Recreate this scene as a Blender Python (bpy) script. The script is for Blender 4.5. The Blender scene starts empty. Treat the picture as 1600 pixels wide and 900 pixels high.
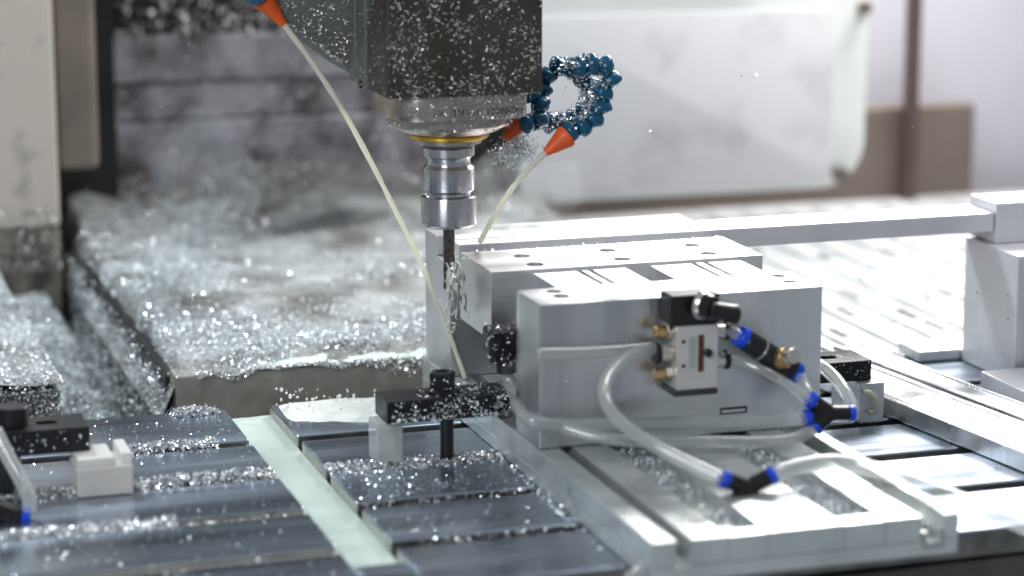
import bpy, bmesh, math, random
import numpy as np
from mathutils import Vector, Matrix
random.seed(7); RNG = np.random.default_rng(7)
R = math.radians
S = bpy.context.scene
COL = S.collection

# ---------------------------------------------------------------- camera
F_PX, YAW, PIT = 3853.5, 0.30999754, 0.20819911
FW = np.array([math.sin(YAW)*math.cos(PIT), math.cos(YAW)*math.cos(PIT), -math.sin(PIT)])
RT = np.array([math.cos(YAW), -math.sin(YAW), 0.0]); UP = np.cross(RT, FW)
EYE = np.array([-0.60418964, -1.82663083, 0.56929125])
cd = bpy.data.cameras.new('camera'); cam = bpy.data.objects.new('camera', cd); COL.objects.link(cam)
cd.sensor_width = 36.0; cd.lens = 36.0*F_PX/1600.0
cd.clip_start = 0.05; cd.clip_end = 30.0
m = Matrix((RT, UP, -FW)).transposed().to_4x4(); m.translation = Vector(EYE); cam.matrix_world = m
cd.dof.use_dof = True; cd.dof.focus_distance = 2.17; cd.dof.aperture_fstop = 2.9
S.camera = cam

# ---------------------------------------------------------------- light and exposure
w = bpy.data.worlds.new('World'); S.world = w; w.use_nodes = True
bg = w.node_tree.nodes['Background']; bg.inputs[0].default_value = (0.82, 0.92, 1.0, 1); bg.inputs[1].default_value = 0.26
def area(name, loc, aim, sx, sy, power, col=(1, 1, 1)):
    l = bpy.data.lights.new(name, 'AREA'); l.shape = 'RECTANGLE'; l.size = sx; l.size_y = sy
    l.energy = power; l.color = col
    o = bpy.data.objects.new(name, l); COL.objects.link(o); o.location = loc
    o.rotation_euler = (Vector(aim)-Vector(loc)).to_track_quat('-Z', 'Y').to_euler()
    return o
area('machine_work_lamp', (0.95, 1.15, 0.95), (0.42, 0.30, 0.0), 0.7, 0.35, 32, (1.0, 0.985, 0.96))
area('back_panel_fill', (0.75, 0.22, 1.40), (0.68, 1.2, 0.10), 0.6, 0.4, 8.5, (1.0, 0.97, 0.95))  # unseen fill added to brighten the panels and wall at the back
area('front_left_fill', (-1.1, -1.1, 1.0), (-0.1, 0.2, 0.03), 0.7, 0.6, 13, (0.96, 0.98, 1.0))  # unseen soft fill added for the front and left faces
area('left_cool_fill', (-0.55, 1.0, 1.15), (-0.22, 0.45, 0.0), 0.2, 0.2, 13, (0.82, 0.94, 1.0))  # unseen cool lamp added to brighten the bed and left plates
S.view_settings.view_transform = 'Standard'; S.view_settings.look = 'None'
S.view_settings.exposure = 0.2; S.view_settings.gamma = 1.0
S.render.engine = 'CYCLES'
cy = S.cycles
cy.use_denoising = True
cy.max_bounces = 8; cy.glossy_bounces = 5; cy.transmission_bounces = 8; cy.transparent_max_bounces = 8
cy.sample_clamp_indirect = 6.0; cy.caustics_reflective = False; cy.caustics_refractive = False

# ---------------------------------------------------------------- helpers
def ray(px, py): return FW + RT*(px-800)/F_PX - UP*(py-450)/F_PX
def on(ax, px, py, v):
    d = ray(px, py); p = EYE + d*(v-EYE[ax])/d[ax]; return Vector(p)
def PX(px, py, v): return on(0, px, py, v)
def PY(px, py, v): return on(1, px, py, v)
def PZ(px, py, v): return on(2, px, py, v)

def mat(name, col, metal=0.0, rough=0.5, var=0.0, vscale=30.0, rvar=0.0, bump=0.0, bscale=120.0, stretch=(1, 1, 1),
        trans=0.0, coat=0.0, col2=None, detail=4.0, contrast=None, ior=1.45, emit=None):
    M = bpy.data.materials.new(name); M.use_nodes = True; nt = M.node_tree; N = nt.nodes; L = nt.links
    b = N['Principled BSDF']
    b.inputs['Base Color'].default_value = (*col, 1); b.inputs['Metallic'].default_value = metal
    b.inputs['Roughness'].default_value = rough; b.inputs['IOR'].default_value = ior
    b.inputs['Transmission Weight'].default_value = trans; b.inputs['Coat Weight'].default_value = coat
    tc = N.new('ShaderNodeTexCoord'); mp = N.new('ShaderNodeMapping'); mp.inputs['Scale'].default_value = stretch
    L.new(tc.outputs['Object'], mp.inputs[0])
    if var or rvar or col2:
        n = N.new('ShaderNodeTexNoise'); n.inputs['Scale'].default_value = vscale; n.inputs['Detail'].default_value = detail
        L.new(mp.outputs[0], n.inputs['Vector'])
        r = N.new('ShaderNodeValToRGB'); lo, hi = contrast or (0.3, 0.7)
        r.color_ramp.elements[0].position = lo; r.color_ramp.elements[1].position = hi
        c2 = col2 or tuple(max(0, c*(1-var)) for c in col); c1 = col if col2 else tuple(min(1, c*(1+var)) for c in col)
        r.color_ramp.elements[0].color = (*c2, 1); r.color_ramp.elements[1].color = (*c1, 1)
        L.new(n.outputs[0], r.inputs[0]); L.new(r.outputs[0], b.inputs['Base Color'])
        if rvar:
            q = N.new('ShaderNodeMapRange'); q.inputs[1].default_value = 0.3; q.inputs[2].default_value = 0.7
            q.inputs[3].default_value = max(0.02, rough-rvar); q.inputs[4].default_value = min(1, rough+rvar)
            n2 = N.new('ShaderNodeTexNoise'); n2.inputs['Scale'].default_value = vscale*1.7; n2.inputs['Detail'].default_value = 5
            L.new(mp.outputs[0], n2.inputs['Vector']); L.new(n2.outputs[0], q.inputs[0]); L.new(q.outputs[0], b.inputs['Roughness'])
    if bump:
        n3 = N.new('ShaderNodeTexNoise'); n3.inputs['Scale'].default_value = bscale; n3.inputs['Detail'].default_value = 3
        L.new(mp.outputs[0], n3.inputs['Vector'])
        bp = N.new('ShaderNodeBump'); bp.inputs['Strength'].default_value = bump; bp.inputs['Distance'].default_value = 0.001
        L.new(n3.outputs[0], bp.inputs['Height']); L.new(bp.outputs[0], b.inputs['Normal'])
    return M

M = {}
M['alu'] = mat('machined_aluminium', (0.86, 0.86, 0.87), 1.0, 0.33, 0.0, 13, 0.15, 0.3, 420, (1, 1, 0.06), col2=(0.52, 0.53, 0.55), detail=8, contrast=(0.32, 0.60))
M['alu_top'] = mat('milled_aluminium', (0.84, 0.84, 0.85), 0.95, 0.38, 0.0, 16, 0.10, 0.22, 620, (0.12, 1, 0.5), col2=(0.66, 0.67, 0.69), detail=6, contrast=(0.3, 0.65))
M['alu_matte'] = mat('blasted_aluminium', (0.74, 0.74, 0.75), 0.9, 0.40, 0.0, 14, 0.10, 0.2, 260, col2=(0.52, 0.53, 0.54), detail=6)
M['alu_pale'] = mat('bounce_lightened_aluminium', (0.80, 0.79, 0.83), 0.45, 0.42, 0.06, 22, 0.05, 0.10, 300)  # lighter aluminium for post and rail; tray bounce light put into the colour
M['alu_wet'] = mat('wet_aluminium', (0.80, 0.83, 0.83), 0.72, 0.34, 0.0, 20, 0.12, 0.22, 60, col2=(0.60, 0.64, 0.64), detail=6)
M['plate'] = mat('ground_steel', (0.48, 0.545, 0.64), 0.95, 0.26, 0.0, 13, 0.12, 0.06, 380, (0.08, 1, 1), col2=(0.31, 0.36, 0.44), detail=6)
M['plate_side'] = mat('lightened_worn_steel', (0.50, 0.50, 0.45), 0.55, 0.40, 0.0, 34, 0.1, 0.2, 200, col2=(0.33, 0.32, 0.29), detail=6)  # lightened so that the left ends of the plates look lit
M['plate_edge'] = mat('shaded_slot_steel', (0.26, 0.25, 0.24), 0.9, 0.38, 0.3, 40, 0.1, 0.2, 200)  # darker copy of the plate steel, slot shade put into the colour
M['steel'] = mat('bright_turned_steel', (0.52, 0.51, 0.53), 1.0, 0.26, 0.08, 60, 0.04)
_nt = M['steel'].node_tree; _tg = _nt.nodes.new('ShaderNodeTangent'); _tg.direction_type = 'RADIAL'; _tg.axis = 'Z'
_b = _nt.nodes['Principled BSDF']; _b.inputs['Anisotropic'].default_value = 0.85; _b.inputs['Anisotropic Rotation'].default_value = 0.25
_nt.links.new(_tg.outputs[0], _b.inputs['Tangent'])
M['neck'] = mat('blackened_steel', (0.16, 0.16, 0.18), 1.0, 0.32, 0.1, 60)
M['nose'] = mat('oily_nickel_steel', (0.46, 0.41, 0.37), 1.0, 0.28, 0.25, 30, 0.12, 0.15, 120)
M['head'] = mat('dark_oily_head_paint', (0.058, 0.056, 0.050), 0.1, 0.45, 0.35, 16, 0.1, 0.4, 160, col2=(0.030, 0.021, 0.012))
M['head2'] = mat('grey_head_paint', (0.13, 0.14, 0.13), 0.2, 0.48, 0.3, 18, 0.1, 0.3, 160)
M['black'] = mat('black_oxide_steel', (0.018, 0.018, 0.022), 0.3, 0.38, 0.3, 60, 0.08, 0.15, 200)
M['blackpl'] = mat('black_plastic', (0.012, 0.012, 0.014), 0, 0.28, 0.2, 60)
M['carbide'] = mat('dark_carbide', (0.12, 0.10, 0.095), 0.9, 0.28, 0.4, 250)
M['gold'] = mat('amber_seal', (0.75, 0.42, 0.06), 0.7, 0.28, 0.2, 60)
M['brass'] = mat('brass', (0.72, 0.48, 0.22), 1.0, 0.3, 0.12, 80)
M['nickel'] = mat('nickel_plate', (0.74, 0.70, 0.64), 1.0, 0.27, 0.05, 80)
M['valve'] = mat('silver_anodised', (0.66, 0.65, 0.64), 0.35, 0.42, 0.04, 60)
M['bluepl'] = mat('blue_collar_plastic', (0.01, 0.075, 0.72), 0, 0.32, 0.1, 50)
M['hose'] = mat('teal_blue_hose_plastic', (0.005, 0.095, 0.19), 0, 0.27, 0.25, 60, 0.08)
M['orange'] = mat('orange_nozzle_plastic', (0.86, 0.13, 0.025), 0, 0.42, 0.15, 70)
M['tube'] = mat('clear_air_tube', (0.90, 0.92, 0.92), 0, 0.14, trans=0.72, ior=1.25)
def clear_tube(lo=0.27, hi=0.85, nm='clear_air_tube'):
    T = bpy.data.materials.new(nm); T.use_nodes = True; nt = T.node_tree; N = nt.nodes; L = nt.links
    b = N['Principled BSDF']; b.inputs['Base Color'].default_value = (0.86, 0.90, 0.90, 1); b.inputs['Roughness'].default_value = 0.12
    tl = N.new('ShaderNodeBsdfTranslucent'); tl.inputs[0].default_value = (0.85, 0.88, 0.88, 1)
    m1 = N.new('ShaderNodeMixShader'); m1.inputs[0].default_value = 0.45; L.new(b.outputs[0], m1.inputs[1]); L.new(tl.outputs[0], m1.inputs[2])
    tr = N.new('ShaderNodeBsdfTransparent'); tr.inputs[0].default_value = (0.97, 0.985, 0.98, 1)
    lw = N.new('ShaderNodeLayerWeight'); lw.inputs[0].default_value = 0.35
    mr = N.new('ShaderNodeMapRange'); mr.inputs[3].default_value = lo; mr.inputs[4].default_value = hi
    L.new(lw.outputs['Facing'], mr.inputs[0])
    m2 = N.new('ShaderNodeMixShader'); L.new(mr.outputs[0], m2.inputs[0]); L.new(tr.outputs[0], m2.inputs[1]); L.new(m1.outputs[0], m2.inputs[2])
    gl = N.new('ShaderNodeBsdfGlossy'); gl.inputs['Roughness'].default_value = 0.12
    m3 = N.new('ShaderNodeMixShader'); m3.inputs[0].default_value = 0.10; L.new(m2.outputs[0], m3.inputs[1]); L.new(gl.outputs[0], m3.inputs[2])
    L.new(m3.outputs[0], N['Material Output'].inputs[0]); return T
M['tube'] = clear_tube()
def milky(name, col, f, rough=0.2):
    T = mat(name, col, 0, rough, 0.05, 60); nt = T.node_tree; N = nt.nodes
    tl = N.new('ShaderNodeBsdfTranslucent'); tl.inputs[0].default_value = (*col, 1); m1 = N.new('ShaderNodeMixShader'); m1.inputs[0].default_value = f
    nt.links.new(N['Principled BSDF'].outputs[0], m1.inputs[1]); nt.links.new(tl.outputs[0], m1.inputs[2]); nt.links.new(m1.outputs[0], N['Material Output'].inputs[0]); return T
M['acryl'] = clear_tube(0.55, 0.9, 'clear_plastic_block')
M['whitepl'] = milky('white_plastic', (0.86, 0.85, 0.84), 0.35, 0.35)
M['jet'] = milky('milky_coolant_jet', (0.97, 0.97, 0.86), 0.5, 0.12)
M['milk'] = mat('milky_coolant', (0.68, 0.78, 0.72), 0, 0.16, 0.10, 22, 0.05, 0.5, 45, (1, 0.4, 1), coat=0.4)
M['foam'] = mat('coolant_foam_and_slot_glint', (0.86, 0.88, 0.84), 0, 0.2, 0.06, 40, 0, 0.5, 90)
M['splash'] = milky('white_coolant_splash', (0.92, 0.93, 0.90), 0.45, 0.15)
M['chip'] = mat('aluminium_chips', (0.86, 0.88, 0.90), 0.85, 0.28)
M['chip_blue'] = mat('wet_aluminium_chips', (0.74, 0.79, 0.82), 0.40, 0.45)
M['spark'] = mat('sparkling_chips', (0.88, 0.9, 0.92), 1.0, 0.22)
M['table_paint'] = mat('dark_brown_table_casting', (0.115, 0.095, 0.095), 0.2, 0.45, 0.25, 20, 0.1, 0.2, 80)
M['chip_dull'] = mat('oily_aluminium_chips', (0.62, 0.61, 0.58), 0.6, 0.42)
M['heap'] = mat('chip_heap_ground', (0.40, 0.415, 0.42), 0.15, 0.68, 0.0, 13, 0.1, 1.0, 300, col2=(0.10, 0.094, 0.088), detail=12, contrast=(0.36, 0.66))
M['dark'] = mat('oily_steel_and_gap_shade', (0.022, 0.021, 0.021), 0.3, 0.42, 0.4, 20, 0.1, 0.2, 80)  # also colours the bodies that stand in for shaded gaps
M['waycover'] = mat('way_cover_steel', (0.42, 0.39, 0.43), 0.6, 0.40, 0.0, 17, 0.12, 0.6, 42, col2=(0.10, 0.09, 0.095), detail=9, contrast=(0.36, 0.60))
M['cream'] = mat('cream_machine_paint', (0.62, 0.56, 0.50), 0, 0.5, 0.0, 22, 0, 0.05, 60, col2=(0.34, 0.31, 0.29), contrast=(0.28, 0.44), detail=8)
M['taupe'] = mat('taupe_panel_paint', (0.24, 0.20, 0.16), 0, 0.5, 0.2, 12, col2=(0.15, 0.125, 0.105))
M['column_foot'] = mat('grimy_column_paint', (0.33, 0.31, 0.27), 0.0, 0.55, 0.0, 24, 0.1, 0.3, 90, col2=(0.06, 0.06, 0.052), detail=7, contrast=(0.36, 0.66))
M['cabinet'] = mat('white_enclosure_paint', (0.74, 0.73, 0.755), 0, 0.4, 0.0, 13, 0.05, 0.02, 60, col2=(0.56, 0.55, 0.57), detail=7, contrast=(0.27, 0.48))
M['rim'] = mat('white_panel_rim', (0.86, 0.88, 0.86), 0, 0.35, 0.03, 15)
M['wallp'] = mat('lilac_grey_wall_paint', (0.58, 0.56, 0.62), 0, 0.5, 0.04, 6)
M['brownp'] = mat('brown_panel_paint', (0.165, 0.13, 0.11), 0, 0.5, 0.12, 8)
M['pole'] = mat('dark_brown_pole', (0.085, 0.055, 0.05), 0, 0.4, 0.15, 12)
M['tray'] = mat('wet_tray_steel', (0.66, 0.67, 0.68), 0.4, 0.42, 0.0, 22, 0.08, 0.4, 40, col2=(0.48, 0.50, 0.51), detail=6)
M['slot'] = mat('tray_slot_dark', (0.07, 0.075, 0.08), 0.3, 0.5, 0.4, 40)
M['ink'] = mat('engraved_ink', (0.035, 0.028, 0.025), 0.2, 0.5)
M['rust'] = mat('rusty_slot', (0.11, 0.04, 0.02), 0.2, 0.6, 0.4, 200)
M['redink'] = mat('dark_recess', (0.03, 0.02, 0.025), 0.4, 0.5)

def link(name, me, material, parent=None, smooth=False):
    o = bpy.data.objects.new(name, me); COL.objects.link(o)
    if material is not None and not me.materials: me.materials.append(M[material] if isinstance(material, str) else material)
    if smooth:
        me.polygons.foreach_set('use_smooth', [True]*len(me.polygons))
    if parent is not None:
        o.parent = parent
        if any(parent.location):
            me.transform(Matrix.Translation(-parent.location))
    return o
def frombm(name, bm, material, parent=None, smooth=False, ang=None):
    me = bpy.data.meshes.new(name); bmesh.ops.recalc_face_normals(bm, faces=bm.faces); bm.to_mesh(me); bm.free()
    o = link(name, me, material, parent, smooth)
    if ang is not None:
        me.polygons.foreach_set('use_smooth', [True]*len(me.polygons))
        me.set_sharp_from_angle(angle=R(ang))
    return o
def thing(name, label, cat, loc=(0, 0, 0), group=None):
    o = bpy.data.objects.new(name, None); COL.objects.link(o); o.location = loc; o.empty_display_size = 0.02
    return tag(o, label, cat, group)
def tag(o, label, cat, group=None):
    o['label'] = label; o['category'] = cat
    if group: o['group'] = group
    return o
def bmbox(bm, x0, x1, y0, y1, z0, z1, bev=0.0, seg=2, rot=None):
    mtx = Matrix.Translation(((x0+x1)/2, (y0+y1)/2, (z0+z1)/2))
    if rot is not None: mtx = mtx @ rot
    mtx = mtx @ Matrix.Diagonal((x1-x0, y1-y0, z1-z0, 1))
    g = bmesh.ops.create_cube(bm, size=1.0, matrix=mtx)
    if bev:
        es = list({e for v in g['verts'] for e in v.link_edges})
        bmesh.ops.bevel(bm, geom=es, offset=bev, segments=seg, affect='EDGES', profile=0.5)
def box(name, x, y, z, material, parent=None, bev=0.0008, rot=None):
    bm = bmesh.new(); bmbox(bm, x[0], x[1], y[0], y[1], z[0], z[1], bev, 2, rot)
    return frombm(name, bm, material, parent)
def prism(name, poly, axis, a, b, material, parent=None, bev=0.0, ang=None):
    """poly: 2D points in the two other axes (in x,y,z order); extruded along axis from a to b"""
    bm = bmesh.new()
    def v3(p, t):
        q = [p[0], p[1]]; q.insert(axis, t); return q
    lo = [bm.verts.new(v3(p, a)) for p in poly]; hi = [bm.verts.new(v3(p, b)) for p in poly]
    bm.faces.new(lo); bm.faces.new(hi); n = len(poly)
    for i in range(n): bm.faces.new((lo[i], lo[(i+1) % n], hi[(i+1) % n], hi[i]))
    bmesh.ops.recalc_face_normals(bm, faces=bm.faces)
    if bev:
        es = [e for e in bm.edges if len(e.link_faces) == 2 and e.calc_face_angle() > R(25)]
        bmesh.ops.bevel(bm, geom=es, offset=bev, segments=2, affect='EDGES', profile=0.5)
    return frombm(name, bm, material, parent, ang=ang)
def frame_to(p, q):
    d = (Vector(q)-Vector(p)).normalized()
    return Matrix.Translation(Vector(p)) @ d.to_track_quat('Z', 'Y').to_matrix().to_4x4()
def lathe_bm(bm, prof, mtx=Matrix(), n=40):
    rings = []
    for r, z in prof:
        if r < 1e-6: rings.append([bm.verts.new(mtx @ Vector((0, 0, z)))])
        else: rings.append([bm.verts.new(mtx @ Vector((r*math.cos(2*math.pi*i/n), r*math.sin(2*math.pi*i/n), z))) for i in range(n)])
    for A, B in zip(rings, rings[1:]):
        for i in range(n):
            j = (i+1) % n
            if len(A) == 1 and len(B) == 1: continue
            if len(A) == 1: bm.faces.new((A[0], B[j], B[i]))
            elif len(B) == 1: bm.faces.new((A[i], A[j], B[0]))
            else: bm.faces.new((A[i], A[j], B[j], B[i]))
def lathe(name, prof, material, parent=None, mtx=Matrix(), n=40):
    bm = bmesh.new(); lathe_bm(bm, prof, mtx, n)
    return frombm(name, bm, material, parent, ang=32)
def cyl(name, p, q, r, material, parent=None, n=24, ch=0.0006):
    l = (Vector(q)-Vector(p)).length; ch = min(ch, r*0.4, l*0.3)
    return lathe(name, [(0, 0), (r-ch, 0), (r, ch), (r, l-ch), (r-ch, l), (0, l)], material, parent, frame_to(p, q), n)
def spline(pts, k=10):
    P = [Vector(p) for p in pts]; P = [P[0]*2-P[1]] + P + [P[-1]*2-P[-2]]; out = []
    for i in range(1, len(P)-2):
        a, b, c, d = P[i-1:i+3]
        for t in range(k):
            t /= k
            out.append(0.5*((2*b)+(c-a)*t+(2*a-5*b+4*c-d)*t*t+(3*b-a-3*c+d)*t**3))
    out.append(P[-2]); return out
def tube_bm(bm, pts, r, n=14, k=10):
    pts = spline(pts, k) if k else [Vector(p) for p in pts]; rings = []; nrm = None
    for i, p in enumerate(pts):
        t = (pts[min(i+1, len(pts)-1)]-pts[max(i-1, 0)]).normalized()
        if nrm is None: nrm = t.orthogonal().normalized()
        nrm = (nrm - t*nrm.dot(t)).normalized(); bn = t.cross(nrm)
        rr = r(i/(len(pts)-1)) if callable(r) else r
        rings.append([bm.verts.new(p+(nrm*math.cos(a)+bn*math.sin(a))*rr) for a in [2*math.pi*j/n for j in range(n)]])
    for A, B in zip(rings, rings[1:]):
        for j in range(n): bm.faces.new((A[j], A[(j+1) % n], B[(j+1) % n], B[j]))
    bm.faces.new(rings[0]); bm.faces.new(rings[-1])
def tube(name, pts, r, material, parent=None, n=14, k=10):
    bm = bmesh.new(); tube_bm(bm, pts, r, n, k); return frombm(name, bm, material, parent, smooth=True)
def cut(o, holes):
    """subtract cylinders [(centre, radius, depth, axis)] from a mesh object"""
    if len(holes) > 1:
        for h in holes: cut(o, [h])
        return o
    bm = bmesh.new()
    for c, r, dp, ax in holes:
        rot = {'z': Matrix(), 'y': Matrix.Rotation(R(90), 4, 'X'), 'x': Matrix.Rotation(R(90), 4, 'Y')}[ax]
        bmesh.ops.create_cone(bm, cap_ends=True, segments=24, radius1=r, radius2=r, depth=dp*2, matrix=Matrix.Translation(c) @ rot)
    me = bpy.data.meshes.new('cut'); bm.to_mesh(me); bm.free()
    c = bpy.data.objects.new('cut', me); COL.objects.link(c)
    if o.parent: c.location = o.parent.location
    md = o.modifiers.new('b', 'BOOLEAN'); md.operation = 'DIFFERENCE'; md.object = c; md.solver = 'EXACT'
    bpy.context.view_layer.update()
    new = bpy.data.meshes.new_from_object(o.evaluated_get(bpy.context.evaluated_depsgraph_get()))
    o.modifiers.clear(); o.data = new; bpy.data.objects.remove(c)
    return o

# value noise in numpy, for heaps and densities
_T = RNG.random((64, 64))
def vnoise(x, y, s):
    x = np.asarray(x)*s; y = np.asarray(y)*s; xi = np.floor(x).astype(int); yi = np.floor(y).astype(int)
    fx = x-xi; fy = y-yi; fx = fx*fx*(3-2*fx); fy = fy*fy*(3-2*fy)
    g = lambda a, b: _T[a % 64, b % 64]
    return (g(xi, yi)*(1-fx)+g(xi+1, yi)*fx)*(1-fy)+(g(xi, yi+1)*(1-fx)+g(xi+1, yi+1)*fx)*fy
def fbm(x, y, s, o=4): return sum(vnoise(x+i*3.1, y+i*1.7, s*2**i)/2**i for i in range(o))/(2-0.5**(o-1))

def flakes(name, P, size, material, parent=None, label=None, cat=None, flat=0.0, normal=(0, 0, 1), aspect=(0.3, 0.8), curl=1.0):
    """thin curled swarf flakes: 6 vertices, 2 quads each; flat=1 lies in the surface"""
    P = np.asarray(P, float); n = len(P); size = np.broadcast_to(np.asarray(size, float), (n,))
    t = RNG.normal(size=(n, 3)); nr = RNG.normal(size=(n, 3)); nv = np.asarray(normal, float)
    nr = nr*(1-flat) + nv*flat*2.2
    nr /= np.linalg.norm(nr, axis=1)[:, None]
    t -= nr*np.sum(t*nr, 1)[:, None]; t /= np.linalg.norm(t, axis=1)[:, None]; b = np.cross(nr, t)
    asp = RNG.uniform(*aspect, n); c = RNG.uniform(0.1, 0.55, n)*curl
    V = np.empty((n, 6, 3)); hl = (size/2)[:, None]; hw = (size*asp/2)[:, None]; up = nr*(size*c*0.5)[:, None]
    V[:, 0] = P-t*hl-b*hw*0.6+up; V[:, 1] = P-t*hl+b*hw*0.7+up
    V[:, 2] = P-b*hw; V[:, 3] = P+b*hw
    V[:, 4] = P+t*hl-b*hw*0.7+up*0.8; V[:, 5] = P+t*hl+b*hw*0.5+up*0.8
    base = (np.arange(n)*6)[:, None]
    Fc = np.concatenate([base+np.array([0, 2, 3, 1]), base+np.array([2, 4, 5, 3])], 1).reshape(-1)
    me = bpy.data.meshes.new(name); me.vertices.add(n*6); me.vertices.foreach_set('co', V.reshape(-1))
    me.loops.add(n*8); me.loops.foreach_set('vertex_index', Fc)
    me.polygons.add(n*2); me.polygons.foreach_set('loop_start', np.arange(n*2)*4)
    try: me.polygons.foreach_set('loop_total', np.full(n*2, 4))
    except Exception: pass
    me.update(calc_edges=True); me.validate()
    o = link(name, me, material, parent); o['kind'] = 'stuff'
    if label: o['label'] = label
    if cat: o['category'] = cat
    return o
def heap(name, xs, ys, zf, material, label, cat, inside=None):
    X, Y = np.meshgrid(xs, ys); Z = zf(X, Y); nx, ny = len(xs), len(ys)
    v = np.stack([X, Y, Z], -1).reshape(-1, 3)
    i = np.arange(ny-1)[:, None]*nx+np.arange(nx-1); f = np.stack([i, i+1, i+nx+1, i+nx], -1).reshape(-1, 4)
    me = bpy.data.meshes.new(name); me.from_pydata(v.tolist(), [], f.tolist())
    o = link(name, me, material, None, True); o['kind'] = 'stuff'; o['label'] = label; o['category'] = cat
    return o

# ================================================================ THE MACHINE TABLE
tbl = thing('machine_table', 'slotted steel machine table with wide ground plates and milky channel', 'machine table', (0, 0, -0.14))
box('table_body', (-0.80, 0.80), (-0.222, 0.318), (-0.14, -0.024), 'table_paint', tbl, 0.002)
rows = [(0.205, 0.316), (0.100, 0.187), (-0.004, 0.082), (-0.108, -0.022), (-0.218, -0.126)]
for (y0, y1) in rows:
    for (x0, x1) in ((-0.78, -0.192), (-0.150, 0.78)):
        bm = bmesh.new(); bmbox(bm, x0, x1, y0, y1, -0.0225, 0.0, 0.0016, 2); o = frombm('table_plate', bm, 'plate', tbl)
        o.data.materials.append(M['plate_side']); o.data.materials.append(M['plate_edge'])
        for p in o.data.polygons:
            if p.normal.z < 0.3: p.material_index = 1 if abs(p.normal.x) > 0.5 else 2  # ends get the lightened steel, slot faces the darkened one
box('channel_end_plate', (-0.191, -0.151), (-0.218, -0.158), (-0.0225, -0.0005), 'plate', tbl, 0.0016)
pool = heap('coolant_pool', np.linspace(-0.1925, -0.1495, 16), np.linspace(-0.159, 0.318, 140),
            lambda x, y: -0.0105+0.0022*(fbm(x, y, 40)-0.5), 'milk', None, None)
del pool['label'], pool['category']; pool['kind'] = 'structure'

for (y0, y1, z) in ((-0.0215, -0.0045, -0.0075), (-0.1255, -0.1085, -0.0055)):
    o = box('slot_glint_strip', (-0.78, -0.1925), (y0, y1), (-0.0235, z), 'foam', None, 0.0006); o['kind'] = 'structure'  # pale strips: the bright reflection in the slots put in as bodies

# ================================================================ SUB-PLATE AND FIXTURE BLOCKS
ZB, ZT = 0.0312, 0.1503
bp = thing('base_plate', 'thick grooved aluminium sub-plate under the fixture blocks, its end overhanging the table', 'plate', (0.12, 0, 0.0005))
box('plate_core', (0.0, 0.2422), (-0.2655, 0.335), (0.0005, 0.0118), 'alu_wet', bp, 0.001)
def strip(x0, x1, y0, y1): return box('top_strip', (x0, x1), (y0, y1), (0.0121, ZB), 'alu_wet', bp, 0.0008)
strip(0.0, 0.0190, -0.2655, 0.335)
strip(0.0300, 0.0590, -0.2655, 0.335)
strip(0.0893, 0.1500, -0.2655, 0.335)
strip(0.1830, 0.2120, -0.2655, 0.335)
strip(0.2300, 0.2422, -0.2655, 0.335)
box('pocket_floor', (0.0592, 0.0891), (-0.2487, 0.02), (0.0120, 0.0215), 'alu_wet', bp, 0.0006)
box('pocket_floor', (0.1502, 0.1828), (-0.2457, 0.02), (0.0120, 0.0215), 'alu_wet', bp, 0.0006)
box('pocket_end', (0.0592, 0.0891), (-0.2655, -0.249), (0.0120, ZB-0.0004), 'alu_wet', bp, 0.0008)
box('pocket_end', (0.1502, 0.1828), (-0.2655, -0.246), (0.0120, ZB-0.0004), 'alu_wet', bp, 0.0008)
prism('channel_end', [(0.2125, 0.0065), (0.2295, 0.0065), (0.2295, 0.0195), (0.2265, 0.0195), (0.2265, 0.0095), (0.2155, 0.0095), (0.2155, 0.0195), (0.2125, 0.0195)], 1, -0.2675, -0.262, 'alu_matte', bp)

fb = thing('front_fixture_block', 'large square-edged aluminium fixture block in front, with the air valve on its face', 'fixture block', (0.124, 0.022, ZB))
body = box('block_body', (0.0015, 0.2478), (-0.008, 0.053), (ZB+0.0005, ZT), 'alu', fb, 0.0009)
hl = [(0.0298, 0.0396), (0.0292, 0.0205), (0.2298, 0.0408), (0.2293, 0.0175)]
cut(body, [(Vector((x, y, ZT))-fb.location, 0.0066, 0.030, 'z') for x, y in hl])
for x, y in hl:
    cyl('socket_bolt', (x, y, ZT-0.0295), (x, y, ZT-0.014), 0.0054, 'black', fb, 16)
p0 = PY(1125, 648, -0.008); p1 = PY(1167, 635, -0.008)
for (xa, xb, za, zb2) in ((p0.x, p1.x, p1.z-0.0012, p1.z+0.0004), (p0.x, p1.x, p0.z, p0.z+0.001), (p0.x, p0.x+0.0012, p0.z+0.001, p1.z-0.0012), (p1.x-0.0012, p1.x, p0.z+0.001, p1.z-0.0012)):
    box('slot_frame', (xa, xb), (-0.0088, -0.0081), (za, zb2), 'black', fb, 0.0001)

# slide body between the blocks, with the two pads on top
sl = thing('clamp_slide', 'aluminium slide body between the fixture block and the workpiece, below the two pads', 'clamp slide', (0.135, 0.09, ZB))
box('slide_body', (0.040, 0.232), (0.0535, 0.1285), (0.065, 0.122), 'alu', sl, 0.001)
box('slide_foot', (0.10, 0.20), (0.0535, 0.1285), (ZB+0.0004, 0.0648), 'alu_matte', sl, 0.001)
def pad(x0, x1, g, label):
    t = thing('clamp_pad', label, 'clamp pad', ((x0+x1)/2, 0.09, 0.1225), 'clamp pads behind the front block')
    xs = [x0] + [v for c in g for v in (c-0.0022, c+0.0022)] + [x1]
    poly = [(x0, 0.1225), (x1, 0.1225), (x1, 0.1475)]
    for c in reversed(g): poly += [(c+0.0022, 0.1475), (c+0.0022, 0.1425), (c-0.0022, 0.1425), (c-0.0022, 0.1475)]
    poly += [(x0, 0.1475)]
    prism('pad_body', poly, 1, 0.0532, 0.1287, 'alu_top', t, 0.0004)
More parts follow.
